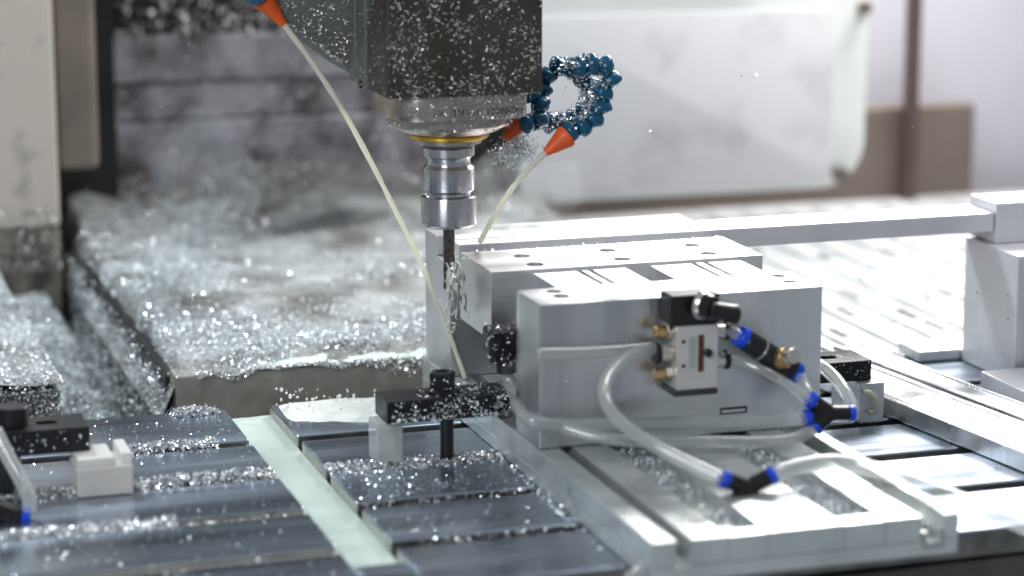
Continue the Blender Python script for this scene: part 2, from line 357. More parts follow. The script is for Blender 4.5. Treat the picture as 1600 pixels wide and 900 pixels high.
pad(0.040, 0.124, (0.0815, 0.0915), 'flat aluminium clamp pad with two narrow grooves, nearer the cutting tool')
pad(0.147, 0.231, (0.1868, 0.198), 'flat aluminium clamp pad with two narrow grooves, farther from the cutting tool')

wp = thing('workpiece', 'long aluminium workpiece bar with six holes in its bright top, being milled', 'workpiece', (0.13, 0.175, 0.09))
wb = box('workpiece_body', (0.0035, 0.2535), (0.129, 0.2205), (0.0905, ZT), 'alu_top', wp, 0.0005)
cut(wb, [(Vector((x, y, ZT))-wp.location, 0.0074, 0.05, 'z') for x, y in ((0.0502, 0.1887), (0.0498, 0.150), (0.1307, 0.1905), (0.1295, 0.149), (0.2109, 0.190), (0.2104, 0.150))])
pp = [PY(742+i*14, 389.5-i*0.93, 0.2205) for i in range(0, 40)]
burr = np.array([[0.0035+0.25*random.random(), 0.2205+random.gauss(0, 0.0008), ZT+0.0004] for _ in range(90)])
flakes('burr', burr, RNG.uniform(0.001, 0.0045, 90), 'chip', None, 'tiny aluminium burrs along the far top edge of the workpiece', 'chips')

ped = thing('support_pedestal', 'aluminium support block hidden in shade under the workpiece', 'support block', (0.17, 0.17, ZB))
box('pedestal_body', (0.10, 0.24), (0.135, 0.215), (ZB+0.0005, 0.0900), 'alu_matte', ped, 0.001)

rb = thing('rear_fixture_block', 'tall aluminium fixture block behind the workpiece that carries the long rail', 'fixture block', (0.12, 0.3, ZB))
box('lower_body', (0.0013, 0.252), (0.246, 0.327), (ZB+0.0005, 0.1345), 'alu_matte', rb, 0.001)
box('upper_body', (0.0013, 0.252), (0.2885, 0.327), (0.1348, 0.1531), 'alu_matte', rb, 0.0008)
rail = thing('long_rail', 'long straight aluminium rail running behind the workpiece to the right-hand post', 'rail', (0.27, 0.26, 0.1352))
prism('rail_bar', [(0.239, 0.1352), (0.288, 0.1352), (0.288, 0.1532), (0.2665, 0.1532), (0.2665, 0.1510), (0.2625, 0.1510), (0.2625, 0.1532), (0.239, 0.1532)],
      0, 0.008, 0.5405, 'alu_pale', rail, 0.0005)

po = thing('corner_post', 'upright aluminium post with a square cap holding the end of the rail', 'post', (0.57, 0.24, 0))
box('post_cap', (0.5412, 0.62), (0.236, 0.2885), (0.1235, 0.163), 'alu_pale', po, 0.0012)
box('post_body', (0.533, 0.60), (0.176, 0.279), (0.0005, 0.1232), 'alu_pale', po, 0.001)
for (px, py) in ((1575, 462), (1575, 499), (1527, 457)):
    p = PX(px, py, 0.533); cyl('pin_hole', (0.5326, p.y, p.z), (0.5335, p.y, p.z), 0.0011, 'redink', po, 12)
box('post_foot', (0.487, 0.60), (0.281, 0.325), (0.0005, 0.012), 'alu_wet', po, 0.002)
bk = thing('foot_bracket', 'low white-topped aluminium bracket at the foot of the post', 'bracket', (0.54, 0.12, 0))
box('bracket_body', (0.492, 0.62), (0.05, 0.165), (0.0005, 0.019), 'alu_pale', bk, 0.0012)
sb2 = thing('side_bracket', 'chip-splashed bracket beside the post at the edge of the photo', 'bracket', (0.6, 0.15, 0.019))
box('side_bracket_body', (0.545, 0.63), (0.10, 0.174), (0.0195, 0.118), 'alu_wet', sb2, 0.002)

# extruded guide bars lying on the table at the right
def bar(x, w, h, label, prof):
    t = thing('guide_bar', label, 'guide bar', (0.381, 0.0, 0.0005), 'guide bars on the table')
    pts = [(x+a*w, 0.0008+b*h) for a, b in prof]
    prism('bar_body', pts, 1, -0.36, 0.30, 'alu', t, 0.0005)
    t.rotation_euler = (0, 0, R(8.0)); return t
PRF = [(0, 0.03), (0.03, 0), (0.97, 0), (1, 0.03), (1, 0.9), (0.93, 1), (0.86, 1), (0.84, 0.86), (0.22, 0.86), (0.20, 1), (0.10, 1), (0.085, 0.93), (0.06, 0.93), (0.045, 1), (0.02, 1), (0, 0.94)]
bar(0.381, 0.062, 0.0175, 'wide low aluminium guide bar with lipped edges beside the right-hand clamp', PRF)
bar(0.450, 0.034, 0.0165, 'narrower aluminium guide bar between the wide bar and the post', PRF)

# ================================================================ STRAP CLAMPS
def strap(x0, x1, y0, y1, z0, z1, nose):
    n = 0.018
    if nose > 0: poly = [(x0, z0), (x1-n, z0), (x1, z0+(z1-z0)*0.45), (x1, z1-0.004), (x1-0.008, z1), (x0, z1)]
    elif nose < 0: poly = [(x0+n, z0), (x1, z0), (x1, z1), (x0+0.008, z1), (x0, z1-0.004), (x0, z0+(z1-z0)*0.45)]
    else: poly = [(x0, z0), (x1, z0), (x1, z1), (x0, z1)]
    return poly
c1 = thing('strap_clamp', 'black chip-covered strap clamp on a stud beside the cutting tool', 'clamp', (-0.047, 0.105, 0), 'black strap clamps')
prism('strap', strap(-0.100, 0.014, 0.086, 0.126, 0.0362, 0.0550, 1), 1, 0.086, 0.126, 'black', c1, 0.0008)
cyl('stud', (-0.0468, 0.0925, -0.010), (-0.0468, 0.0925, 0.0548), 0.0058, 'black', c1, 24)
lathe('nut', [(0, 0), (0.0150, 0), (0.0150, 0.002), (0.0112, 0.003), (0.0112, 0.0165), (0.010, 0.018), (0.0055, 0.018), (0.005, 0.016), (0, 0.016)], 'black', c1, Matrix.Translation((-0.0468, 0.105, 0.0553)), 6)
s1 = thing('step_block', 'frosted clear step block under the tail of the chip-covered clamp', 'step block', (-0.094, 0.105, 0), 'step blocks under the clamps')
box('step_body', (-0.1075, -0.0845), (0.093, 0.120), (0.0004, 0.0358), 'acryl', s1, 0.0014)
c2 = thing('strap_clamp', 'clean black strap clamp to the right of the front block, few chips', 'clamp', (0.31, 0.12, 0), 'black strap clamps')
st = prism('strap', strap(0.235, 0.3478, 0.10, 0.146, 0.0370, 0.0552, 0), 1, 0.100, 0.142, 'black', c2, 0.0008)
cut(st, [(Vector((0.317, 0.121, 0.0552))-c2.location, 0.0058, 0.05, 'z'), (Vector((0.312, 0.121, 0.0552))-c2.location, 0.0058, 0.05, 'z')])
cyl('stud', (0.297, 0.121, 0.001), (0.297, 0.121, 0.076), 0.0058, 'black', c2, 24)
cyl('nut', (0.297, 0.121, 0.0554), (0.297, 0.121, 0.0708), 0.0105, 'black', c2, 6)
s2 = thing('step_block', 'bright metal step block by the guide bar with a curl of swarf on it', 'step block', (0.345, 0.12, 0), 'step blocks under the clamps')
box('step_body', (0.333, 0.356), (0.090, 0.150), (0.0004, 0.0367), 'alu_wet', s2, 0.0006)
c3 = thing('strap_clamp', 'blurred black strap clamp at the left edge of the photo', 'clamp', (-0.39, 0.12, 0), 'black strap clamps')
st = prism('strap', strap(-0.47, -0.3435, 0.10, 0.146, 0.0315, 0.0520, 0), 1, 0.098, 0.142, 'black', c3, 0.0008)
cut(st, [(Vector((-0.372, 0.12, 0.052))-c3.location, 0.006, 0.05, 'z'), (Vector((-0.378, 0.12, 0.052))-c3.location, 0.006, 0.05, 'z')])
cyl('stud', (-0.402, 0.12, -0.01), (-0.402, 0.12, 0.066), 0.0058, 'black', c3, 24)
cyl('nut', (-0.402, 0.12, 0.0522), (-0.402, 0.12, 0.0680), 0.0130, 'black', c3, 20)
s3 = thing('step_block', 'blurred white plastic step block with a notch, left-hand clamp end on it', 'step block', (-0.34, 0.09, 0), 'step blocks under the clamps')
box('lower_step', (-0.358, -0.314), (0.072, 0.118), (0.0004, 0.0245), 'whitepl', s3, 0.0015)
box('upper_step', (-0.357, -0.328), (0.074, 0.118), (0.0248, 0.0315), 'whitepl', s3, 0.0012)
box('toe', (-0.322, -0.313), (0.078, 0.122), (0.0246, 0.033), 'whitepl', s3, 0.0012)

# ================================================================ SPINDLE HEAD
AX, AY = -0.014, 0.195
hd = thing('spindle_head', 'dark oily spindle head peppered with bright chips', 'spindle head', (AX, AY, 0.30))
box('housing', (-0.0855, 0.0497), (0.130, 0.190), (0.3010, 0.62), 'head', hd, 0.002)
box('side_plate', (-0.0868, 0.0497), (0.1970, 0.2260), (0.3005, 0.62), 'head2', hd, 0.0015)
box('joint_core', (-0.0790, 0.0480), (0.1902, 0.1968), (0.3030, 0.62), 'dark', hd, 0.0002)
box('rear_plate', (-0.0868, 0.0497), (0.2335, 0.252), (0.3030, 0.62), 'head2', hd, 0.0015)
box('joint_core', (-0.0790, 0.0480), (0.2262, 0.2333), (0.3035, 0.62), 'dark', hd, 0.0002)
prism('head_casting', [(-0.060, 0.295), (-0.0815, 0.3080), (-0.1415, 0.3540), (-0.185, 0.374), (-0.215, 0.41), (-0.215, 0.62), (-0.060, 0.62)], 1, 0.254, 0.36, 'head2', hd, 0.002)
cyl('hex_fitting', (0.0498, 0.16, 0.333), (0.0525, 0.16, 0.333), 0.006, 'nickel', hd, 6)
cyl('side_bolt', (-0.0885, 0.212, 0.3035), (-0.085, 0.212, 0.3035), 0.0035, 'black', hd, 12)
def rsq(h, r, n=8):
    out = []
    for cx, cy2, a0 in ((h-r, h-r, 0), (-h+r, h-r, 90), (-h+r, -h+r, 180), (h-r, -h+r, 270)):
        out += [(AX+cx+r*math.cos(R(a0+90*i/n)), AY+cy2+r*math.sin(R(a0+90*i/n))) for i in range(n+1)]
    return out
prism('nose_flange', rsq(0.0585, 0.026), 2, 0.2795, 0.3008, 'nose', hd, 0.0008, ang=32)
TZ = Matrix.Translation((AX, AY, 0))
lathe('nose_ring', [(0.030, 0.2625), (0.0370, 0.2622), (0.0400, 0.2632), (0.0525, 0.2690), (0.0538, 0.2710), (0.0538, 0.2792), (0.030, 0.2793)], 'nose', hd, TZ, 12)
lathe('seal_ring', [(0.020, 0.2572), (0.0310, 0.2566), (0.0338, 0.2578), (0.0348, 0.2596), (0.0348, 0.2612), (0.0330, 0.2624), (0.0300, 0.2626)], 'gold', hd, TZ, 48)
def text(name, body, loc, size, material, parent):
    c = bpy.data.curves.new(name, 'FONT'); c.body = body; c.size = size; c.extrude = 0.00015; c.align_x = 'CENTER'; c.align_y = 'CENTER'
    c.materials.append(M[material]); c.space_character = 1.15
    o = bpy.data.objects.new(name, c); COL.objects.link(o); o.parent = parent
    o.rotation_euler = (R(90), 0, 0); bpy.context.view_layer.update()
    me = bpy.data.meshes.new_from_object(o.evaluated_get(bpy.context.evaluated_depsgraph_get())); bpy.data.objects.remove(o)
    me.transform(Matrix.Translation(Vector(loc)) @ Matrix.Rotation(R(90), 4, 'X')); me.materials.clear(); return link(name, me, material, parent)
text('engraved_lettering', '100  TMA51  12000RPM', (-0.004, AY-0.0588, 0.2862), 0.0072, 'ink', hd)

th = thing('tool_holder', 'bright turned steel tool holder with collet nut under the spindle', 'tool holder', (AX, AY, 0.18))
lathe('taper_ring', [(0, 0.2525), (0.0265, 0.2525), (0.0282, 0.2532), (0.0286, 0.2566), (0, 0.2570)], 'nose', th, TZ, 48)
lathe('gap_ring', [(0, 0.2496), (0.0205, 0.2496), (0.0205, 0.2523), (0, 0.2523)], 'neck', th, TZ, 48)
lathe('flange', [(0, 0.2408), (0.0200, 0.2408), (0.0222, 0.2422), (0.0222, 0.2488), (0.0215, 0.2494), (0, 0.2494)], 'steel', th, TZ, 64)
lathe('groove_neck', [(0, 0.2338), (0.0192, 0.2338), (0.0188, 0.2350), (0.0188, 0.2395), (0.0194, 0.2406), (0, 0.2406)], 'steel', th, TZ, 64)
lathe('holder_body', [(0, 0.2070), (0.0190, 0.2070), (0.0192, 0.2100), (0.0218, 0.2118), (0.0222, 0.2126), (0.0222, 0.2285), (0.0219, 0.2289), (0.0222, 0.2293), (0.0222, 0.2310), (0.0200, 0.2336), (0, 0.2336)], 'steel', th, TZ, 64)
lathe('collet_nut', [(0, 0.1800), (0.0120, 0.1795), (0.0208, 0.1800), (0.0232, 0.1812), (0.0242, 0.1826), (0.0242, 0.2050), (0.0236, 0.2062), (0.0205, 0.2066), (0.0196, 0.2050), (0, 0.2050)], 'steel', th, TZ, 64)
# end mill
em = thing('end_mill', 'dark fluted end mill cutting at the workpiece corner', 'end mill', (AX, AY, 0.1))
bm = bmesh.new(); rings = []
for i in range(61):
    z = 0.124+0.0575*i/60; tw = min(z-0.10, 0.05)*110
    ring = []
    for j in range(24):
        a = 2*math.pi*j/24; lob = 0.0052 if z >= 0.150 else 0.0053*(0.82+0.18*abs(math.cos(2*a))**0.6)
        ring.append(bm.verts.new((AX+lob*math.cos(a+tw), AY+lob*math.sin(a+tw), z)))
    rings.append(ring)
for A, B in zip(rings, rings[1:]):
    for j in range(24): bm.faces.new((A[j], A[(j+1) % 24], B[(j+1) % 24], B[j]))
bm.faces.new(rings[0]); bm.faces.new(rings[-1])
frombm('fluted_shank', bm, 'carbide', em, ang=40)

# ================================================================ COOLANT HOSES, NOZZLES, JETS
SEGPROF = [(r*1.22, z*1.28) for r, z in [(0.0030, 0.0), (0.0052, 0.0006), (0.0066, 0.0022), (0.0080, 0.0048), (0.0082, 0.0066), (0.0072, 0.0080), (0.0050, 0.0092), (0.0038, 0.0104), (0.0030, 0.0106)]]
def hose(path, label, nozzle_to, col='hose'):
    t = thing('coolant_hose', label, 'coolant hose', path[0], 'segmented coolant hoses')
    P = spline(path, 24); acc = 0; last = None; k = 0
    bm = bmesh.new(); lathe_bm(bm, SEGPROF, Matrix(), 14); me = bpy.data.meshes.new('hose_segment'); bmesh.ops.recalc_face_normals(bm, faces=bm.faces); bm.to_mesh(me); bm.free()
    me.materials.append(M[col]); me.polygons.foreach_set('use_smooth', [True]*len(me.polygons)); me.set_sharp_from_angle(angle=R(40))
    for a, b in zip(P, P[1:]):
        acc += (b-a).length
        if acc > 0.0118 or last is None:
            acc = 0; last = b
            o = bpy.data.objects.new('hose_segment', me); COL.objects.link(o); o.parent = t
            mm = frame_to(a, b if (b-a).length > 1e-6 else a+Vector((0, 0, 1)))
            o.matrix_parent_inverse = Matrix(); o.matrix_local = Matrix.Translation(-Vector(path[0])) @ mm
    if nozzle_to is not None:
        p, q = Vector(nozzle_to[0]), Vector(nozzle_to[1]); l = (q-p).length
        lathe('nozzle', [(0, 0), (0.0085, 0), (0.0106, 0.001), (0.0106, 0.0045), (0.0088, 0.0085), (0.0034, l), (0.0022, l), (0.0022, l-0.003), (0, l-0.003)], 'orange', t, frame_to(p, q), 24)
    return t
YH = 0.165
def hp(l, y0=YH, dy=0.0): return [PY(a, b, y0+dy*i) for i, (a, b) in enumerate(l)]
hose(hp([(843, 150), (856, 118), (880, 104), (906, 118), (924, 140), (926, 158), (908, 178), (884, 190), (858, 192), (838, 188)], 0.215, 0.0),
     'looped blue coolant hose behind the spindle nose, caked with chips', (PY(815, 186, 0.205), PY(788, 217, 0.20)))
hose(hp([(893, 108), (920, 102), (946, 106), (952, 124), (942, 147), (938, 170), (922, 190), (900, 202)], YH),
     'blue coolant hose hooked down on the right, aiming its nozzle at the workpiece', (PY(888, 211, YH), PY(852, 239, YH)))
hose([Vector((0.052, 0.205, 0.305)), PY(846, 168, 0.20), PY(836, 184, 0.198), PY(820, 192, 0.196)], 'short blue coolant hose tucked against the spindle nose', None)
hose([Vector((-0.185, 0.235, 0.43)), Vector((-0.182, 0.238, 0.40)), PY(402, -8, 0.242)], 'coolant hose at the top left with an orange nozzle', (PY(408, -6, 0.25), PY(443, 38, 0.25)))

def jet(pts, label, r0, r1):
    o = tube('coolant_jet', pts, lambda t: (r0+(r1-r0)*t)*(1+0.07*math.sin(41*t)+0.05*math.sin(97*t+1)), 'jet', None, 12, 14)
    tag(o, label, 'coolant jet', 'coolant jets'); return o
jet([PY(441, 35, 0.25), PY(487, 97, 0.248), PY(534, 170, 0.245), PY(582, 258, 0.242), PY(620, 334, 0.24), PY(655, 405, 0.237), PY(690, 490, 0.236), PY(712, 550, 0.234), PY(727, 592, 0.232)],
    'long cream coolant jet slanting down from the left-hand orange nozzle', 0.0026, 0.0019)
jet([PY(853, 238, YH), PY(825, 266, 0.175), PY(798, 297, 0.19), PY(772, 338, 0.21), PY(750, 378, 0.232)],
    'short cream coolant jet from the right-hand orange nozzle to the rail', 0.0026, 0.0023)

# ================================================================ AIR VALVE, FITTINGS, TUBES
YV = -0.036
va = thing('air_valve', 'small silver air valve with black top and brass fittings on the front block face', 'air valve', (0.126, -0.022, 0.077))
vb = box('valve_body', (0.1085, 0.1440), (YV, -0.0085), (0.0785, 0.1310), 'valve', va, 0.0008)
box('end_cap', (0.1060, 0.1440), (YV-0.001, -0.0085), (0.0735, 0.0782), 'blackpl', va, 0.0008)
box('pilot_cap', (0.1035, 0.1460), (YV+0.002, -0.0085), (0.1315, 0.1560), 'blackpl', va, 0.0015)
p = PY(1104, 478, YV-0.004); q = p+Vector((0.006, -0.012, -0.001))
lathe('knob_ring', [(0, 0), (0.0112, 0), (0.0122, 0.0012), (0.0122, 0.004), (0.0112, 0.006), (0, 0.006)], 'nickel', va, frame_to(p+Vector((-0.004, 0.004, 0.001)), q), 24)
lathe('lever_hub', [(0, 0.0061), (0.0102, 0.0061), (0.0102, 0.0125), (0.0088, 0.014), (0, 0.0145)], 'blackpl', va, frame_to(p+Vector((-0.004, 0.004, 0.001)), q), 24)
tube('lever', [p+Vector((0.000, -0.007, -0.001)), p+Vector((0.010, -0.009, -0.0035)), p+Vector((0.018, -0.010, -0.0055)), p+Vector((0.0235, -0.0105, -0.0062))], lambda t: 0.0065+0.0018*t if t < .93 else 0.0058, 'blackpl', va, 18)
for (px, py, mtl, l) in ((1042, 517, 'brass', 0.018), (1042, 584, 'brass', 0.018)):
    c = PY(px, py, -0.024); cyl('brass_fitting', (0.0930, c.y, c.z), (0.1030, c.y, c.z), 0.0050, 'brass', va, 16)
    cyl('fitting_nut', (0.1032, c.y, c.z), (0.1083, c.y, c.z), 0.0062, 'nickel', va, 6)
c = PY(1042, 551, -0.024); cyl('exhaust_fitting', (0.0975, c.y, c.z), (0.1083, c.y, c.z), 0.0072, 'nickel', va, 16)
cyl('fitting_collar', (0.0930, c.y, c.z), (0.0973, c.y, c.z), 0.0090, 'blackpl', va, 20)
for py in (517, 562):
    c = PY(1130, py, -0.024); cyl('port_fitting', (0.1443, c.y, c.z), (0.1535, c.y, c.z), 0.0066, 'nickel', va, 20)
    cyl('fitting_collar', (0.1537, c.y, c.z), (0.1578, c.y, c.z), 0.0080, 'blackpl', va, 20)
for py in (534, 572):
    c = PY(1068, py, YV); cyl('screw_hole', (c.x, YV-0.0003, c.z), (c.x, YV+0.002, c.z), 0.0017, 'redink', va, 12, 0.0001)
a = PY(1090.5, 581, YV); b = PY(1100, 523, YV); box('slider_slot', (a.x, b.x), (YV-0.0005, YV+0.001), (a.z, b.z), 'rust', va, 0.0002)
c = PY(1106, 551, YV-0.001); cyl('slider_knob', (c.x, YV-0.0036, c.z), (c.x, YV+0.0005, c.z), 0.0034, 'blackpl', va, 16)
a = PY(1076, 575, YV); b = PY(1088, 527, YV); box('rating_label', (a.x, b.x), (YV-0.0003, YV+0.001), (a.z, b.z), 'alu_matte', va, 0.0001)

YF = -0.040
fl = thing('flow_control', 'black inline flow control with blue collars and a brass knob', 'flow control', tuple(PY(1200, 553, YF)))
P0, P1 = PY(1154, 524, YF), PY(1247, 585, YF); dv = (P1-P0); ln = dv.length; dv.normalize()
def seg(a, b): return (P0+dv*ln*a, P0+dv*ln*b)
cyl('collar', *seg(0.00, 0.10), 0.0090, 'bluepl', fl, 24)
cyl('body_end', *seg(0.102, 0.36), 0.0094, 'blackpl', fl, 24)
cyl('seam_ring', *seg(0.362, 0.385), 0.0097, 'acryl', fl, 24)
cyl('body_end', *seg(0.387, 0.898), 0.0094, 'blackpl', fl, 24)
cyl('collar', *seg(0.90, 1.0), 0.0090, 'bluepl', fl, 24)
k0 = P0+dv*ln*0.62; kd = Vector((0.012, -0.03, 0.011)).normalized()
cyl('knob_base', k0+kd*0.004, k0+kd*0.013, 0.0082, 'brass', fl, 24)
cyl('knob', k0+kd*0.0132, k0+kd*0.022, 0.0064, 'nickel', fl, 20)
tb = P0+dv*ln*0.55
tube('lower_lug', [tb+Vector((-0.008, 0.006, -0.010)), tb+Vector((0.006, 0.006, -0.019))], 0.0055, 'blackpl', fl, 14)

def yfit(label, arms, rad, hub):
    t = thing('y_fitting', label, 'tube fitting', tuple(hub), 'push-in Y fittings')
    for a in arms:
        a = Vector(a); d = (a-hub); l = d.length; d.normalize()
        cyl('arm', hub+d*l*0.0, hub+d*l*0.76, rad, 'blackpl', t, 20)
        cyl('collar', hub+d*l*0.765, hub+d*l, rad*1.04, 'bluepl', t, 20)
    return t
Y1 = -0.07; h1 = PY(1296, 646, Y1)
yfit('black and blue Y fitting hanging beside the right end of the front block', [PY(1257, 653, Y1), PY(1263, 622, Y1), PY(1334, 646, Y1), PY(1272, 670, Y1)], 0.0066, h1)
Y2 = -0.17; h2 = PY(1168, 762, Y2)
yfit('black and blue Y fitting lying over the grooved sub-plate', [PY(1127, 747, Y2), PY(1211, 741, Y2-0.002), PY(1146, 790, Y2-0.005)], 0.0066, h2)

def airtube(pts, label, r=0.0052):
    o = tube('air_tube', pts, r, 'tube', None, 14); tag(o, label, 'air tube', 'clear air tubes'); return o
airtube([PY(1138, 517, -0.024), PY(1148, 520, -0.034), PY(1158, 527, YF)], 'very short clear tube from the valve to the flow control', 0.0048)
airtube([PY(1243, 582, YF), PY(1253, 594, -0.05), PY(1260, 608, -0.06), PY(1268, 626, Y1)], 'short clear tube from the flow control down to the Y fitting', 0.0048)
airtube([PY(1138, 562, -0.024), PY(1170, 570, -0.04), PY(1215, 592, -0.055), PY(1245, 612, -0.065), PY(1262, 630, Y1)], 'clear tube bowed from the lower valve port to the Y fitting', 0.0045)
airtube([PY(1030, 545, -0.024), PY(1000, 551, -0.030), PY(968, 568, -0.045), PY(946, 598, -0.065), PY(950, 634, -0.085), PY(980, 668, -0.11), PY(1030, 700, -0.135), PY(1085, 728, -0.155), PY(1130, 749, Y2)],
        'clear tube looping from the valve down to the lower Y fitting')
airtube([PY(838, 552, -0.0145), PY(900, 551, -0.0145), PY(960, 548, -0.0145), PY(1012, 543, -0.0145), PY(1040, 540, -0.016)], 'clear tube running straight across the front block face into the valve', 0.0050)
airtube([PY(1262, 653, Y1), PY(1180, 659, -0.06), PY(1080, 661, -0.045), PY(960, 664, -0.03), PY(870, 664, -0.022), PY(826, 655, -0.016), PY(806, 630, 0.03)], 'clear tube stretched level along the foot of the front block', 0.0056)
airtube([PY(1274, 668, Y1), PY(1250, 682, -0.075), PY(1200, 690, -0.075), PY(1100, 690, -0.07), PY(1000, 690, -0.06), PY(930, 682, -0.045), PY(880, 668, -0.03)], 'clear tube sagging just below the level one', 0.0050)
airtube([PY(1208, 742, Y2-0.002), PZ(1250, 728, 0.047), PZ(1310, 722, 0.046), PZ(1380, 737, 0.042), PZ(1460, 766, 0.0385), PZ(1540, 796, 0.037), PZ(1640, 838, 0.036)], 'thick clear tube leaving the lower Y fitting towards the right edge', 0.0062)
airtube([PY(1148, 786, Y2-0.005), PY(1115, 812, -0.19), PY(1075, 838, -0.21), PY(1035, 866, -0.235), PY(985, 905, -0.27)], 'clear tube leaving the lower Y fitting over the front of the sub-plate', 0.0052)
airtube([PY(1262, 560, 0.03), PY(1283, 572, 0.0), PY(1304, 590, -0.02), PY(1322, 615, -0.045), PY(1334, 640, Y1+0.004)], 'clear tube arching out from behind the front block', 0.0052)

# elbow fitting between workpiece and front block
eb = thing('elbow_fitting', 'black chip-speckled elbow fitting at the gap below the workpiece', 'tube fitting', tuple(PY(785, 535, 0.092)))
a, b = PY(759, 512, 0.092), PY(812, 552, 0.092)
box('elbow_body', (a.x, b.x+0.01), (0.080, 0.104), (b.z, a.z), 'black', eb, 0.003)
cyl('elbow_neck', PY(791, 545, 0.090), PY(793, 581, 0.090), 0.0098, 'blackpl', eb, 20)
cyl('elbow_side_arm', PY(772, 545, 0.090), PY(776, 563, 0.090), 0.0066, 'blackpl', eb, 20)
airtube([PY(792, 578, 0.090), PY(795, 596, 0.088), PY(806, 622, 0.075), PY(822, 642, 0.055), PY(850, 655, 0.03)], 'short clear tube dropping from the elbow fitting below the workpiece', 0.0052)

# left edge fitting and tube
lf = thing('tube_fitting', 'blurred black fitting with a blue collar at the left edge of the table', 'tube fitting', tuple(PZ(20, 812, 0.01)))
cyl('arm', PY(-20, 792, 0.03), PY(30, 808, 0.03), 0.0085, 'blackpl', lf, 20)
cyl('collar', PY(31, 808, 0.03), PY(46, 808, 0.03), 0.0080, 'bluepl', lf, 20)
cyl('rear_arm', PY(8, 700, 0.06), PY(8, 770, 0.06), 0.0072, 'blackpl', lf, 20)
airtube([PY(-8, 672, 0.055), PY(12, 712, 0.045), PY(34, 752, 0.035), PY(46, 780, 0.03), PY(45, 800, 0.028)], 'blurred clear tube bending down at the left edge of the photo', 0.0056)

# ================================================================ BACKGROUND OF THE MACHINE
vf = box('chip_pit_floor', (-1.4, 2.2), (0.30, 2.2), (-0.26, -0.25), 'dark', None, 0.0); vf['kind'] = 'structure'; vf.name = 'pit_floor'
wr = thing('way_rail', 'ground steel edge strip along the front of the chip-covered bed', 'rail', (0, 0.415, -0.06))
box('rail_body', (-0.2215, 0.40), (0.398, 0.43), (-0.06, 0.0125), 'plate_side', wr, 0.002)
bed = thing('machine_bed', 'dark machine bed casting buried under chips behind the table', 'machine bed', (0, 0.8, -0.25))
box('bed_body', (-0.225, 0.36), (0.432, 1.19), (-0.25, 0.008), 'dark', bed, 0.004)
BX = np.linspace(-0.238, 0.37, 150); BY = np.linspace(0.402, 1.2, 170)
def bedz(x, y):
    e = np.clip((x+0.238-0.012*fbm(y, x*0, 20))/0.02, 0, 1)
    base = 0.016+0.021*(fbm(x, y, 11)-0.45)+0.006*(fbm(x, y, 45)-0.5)+(0.010+0.045*fbm(x, y*0+7, 9))*np.clip((y-0.85)/0.35, 0, 1)**2
    fr = np.clip((y-0.402)/0.03, 0, 1)
    return (base*(0.55+0.45*fr)+0.004)*e + (1-e)*(-0.03)
heap('bed_chip_heap', BX, BY, bedz, 'heap', 'grey bed of packed chips spread over the machine bed', 'chip heap')
def scatter(n, x, y, zf, dens=None):
    X = RNG.uniform(*x, n); Y = RNG.uniform(*y, n)
    if dens is not None:
        k = RNG.random(n) < dens(X, Y); X, Y = X[k], Y[k]
    return np.stack([X, Y, zf(X, Y)], 1)
def bdens(x, y):
    e = np.exp(-((x+0.20)/0.075)**2)*1.15+np.exp(-((y-0.42)/0.11)**2)*1.2+0.09
    st = np.exp(-((x+0.245-0.33*(y-0.65))/0.05)**2)*1.1
    return np.clip((e+st)*np.clip(4.2*fbm(x, y, 15, 5)-1.35, 0.08, 1.6), 0, 1)
P = scatter(200000, (-0.232, 0.36), (0.402, 1.18), lambda x, y: bedz(x, y)+0.004*RNG.random(len(x))**2, bdens)
k = RNG.random(len(P)) < 0.12
flakes('bed_chips', P[~k], 0.0011+0.0030*RNG.random((~k).sum())**1.8, 'chip_blue', None, 'frosty loose chips drifted over the machine bed', 'chips')
flakes('bed_sparkle_chips', P[k], 0.0012+0.0034*RNG.random(k.sum())**2, 'spark', None, 'shiniest chips glinting on the machine bed', 'chips')
nc = 420; Pc = P[RNG.integers(0, len(P), nc)]; bm = bmesh.new()
for p in Pc:
    r0 = random.uniform(0.0012, 0.003); ph = random.uniform(0, 6.3); ax = Vector(RNG.normal(size=3)).normalized(); o1 = ax.orthogonal().normalized(); o2 = ax.cross(o1)
    prev = None
    for q in range(9):
        t = q*0.8+ph; c0 = Vector(p)+(o1*math.cos(t)+o2*math.sin(t))*r0*(1+0.12*q)+ax*(q*0.0008)+Vector((0, 0, 0.002)); wv = ax*0.0007
        cur = (bm.verts.new(c0-wv), bm.verts.new(c0+wv))
        if prev: bm.faces.new((prev[0], cur[0], cur[1], prev[1]))
        prev = cur
o = frombm('bed_curls', bm, 'spark', None, smooth=True); o['kind'] = 'stuff'; o['label'] = 'curled swarf ribbons lying on the machine bed'; o['category'] = 'swarf'
fz = lambda x, y: 0.0138+0.0050*np.clip(1-np.abs(y-0.420-0.03*(fbm(x, y*0, 15)-0.5))/0.026, -1.5, 1)+0.0075*(fbm(x, y, 42)-0.5)+0.004*np.clip((x+0.10)/0.05, -4, 0)
heap('bed_coolant_film', np.linspace(-0.17, 0.30, 120), np.linspace(0.396, 0.46, 24), fz, 'milk', 'milky wet film along the front of the machine bed', 'puddle')
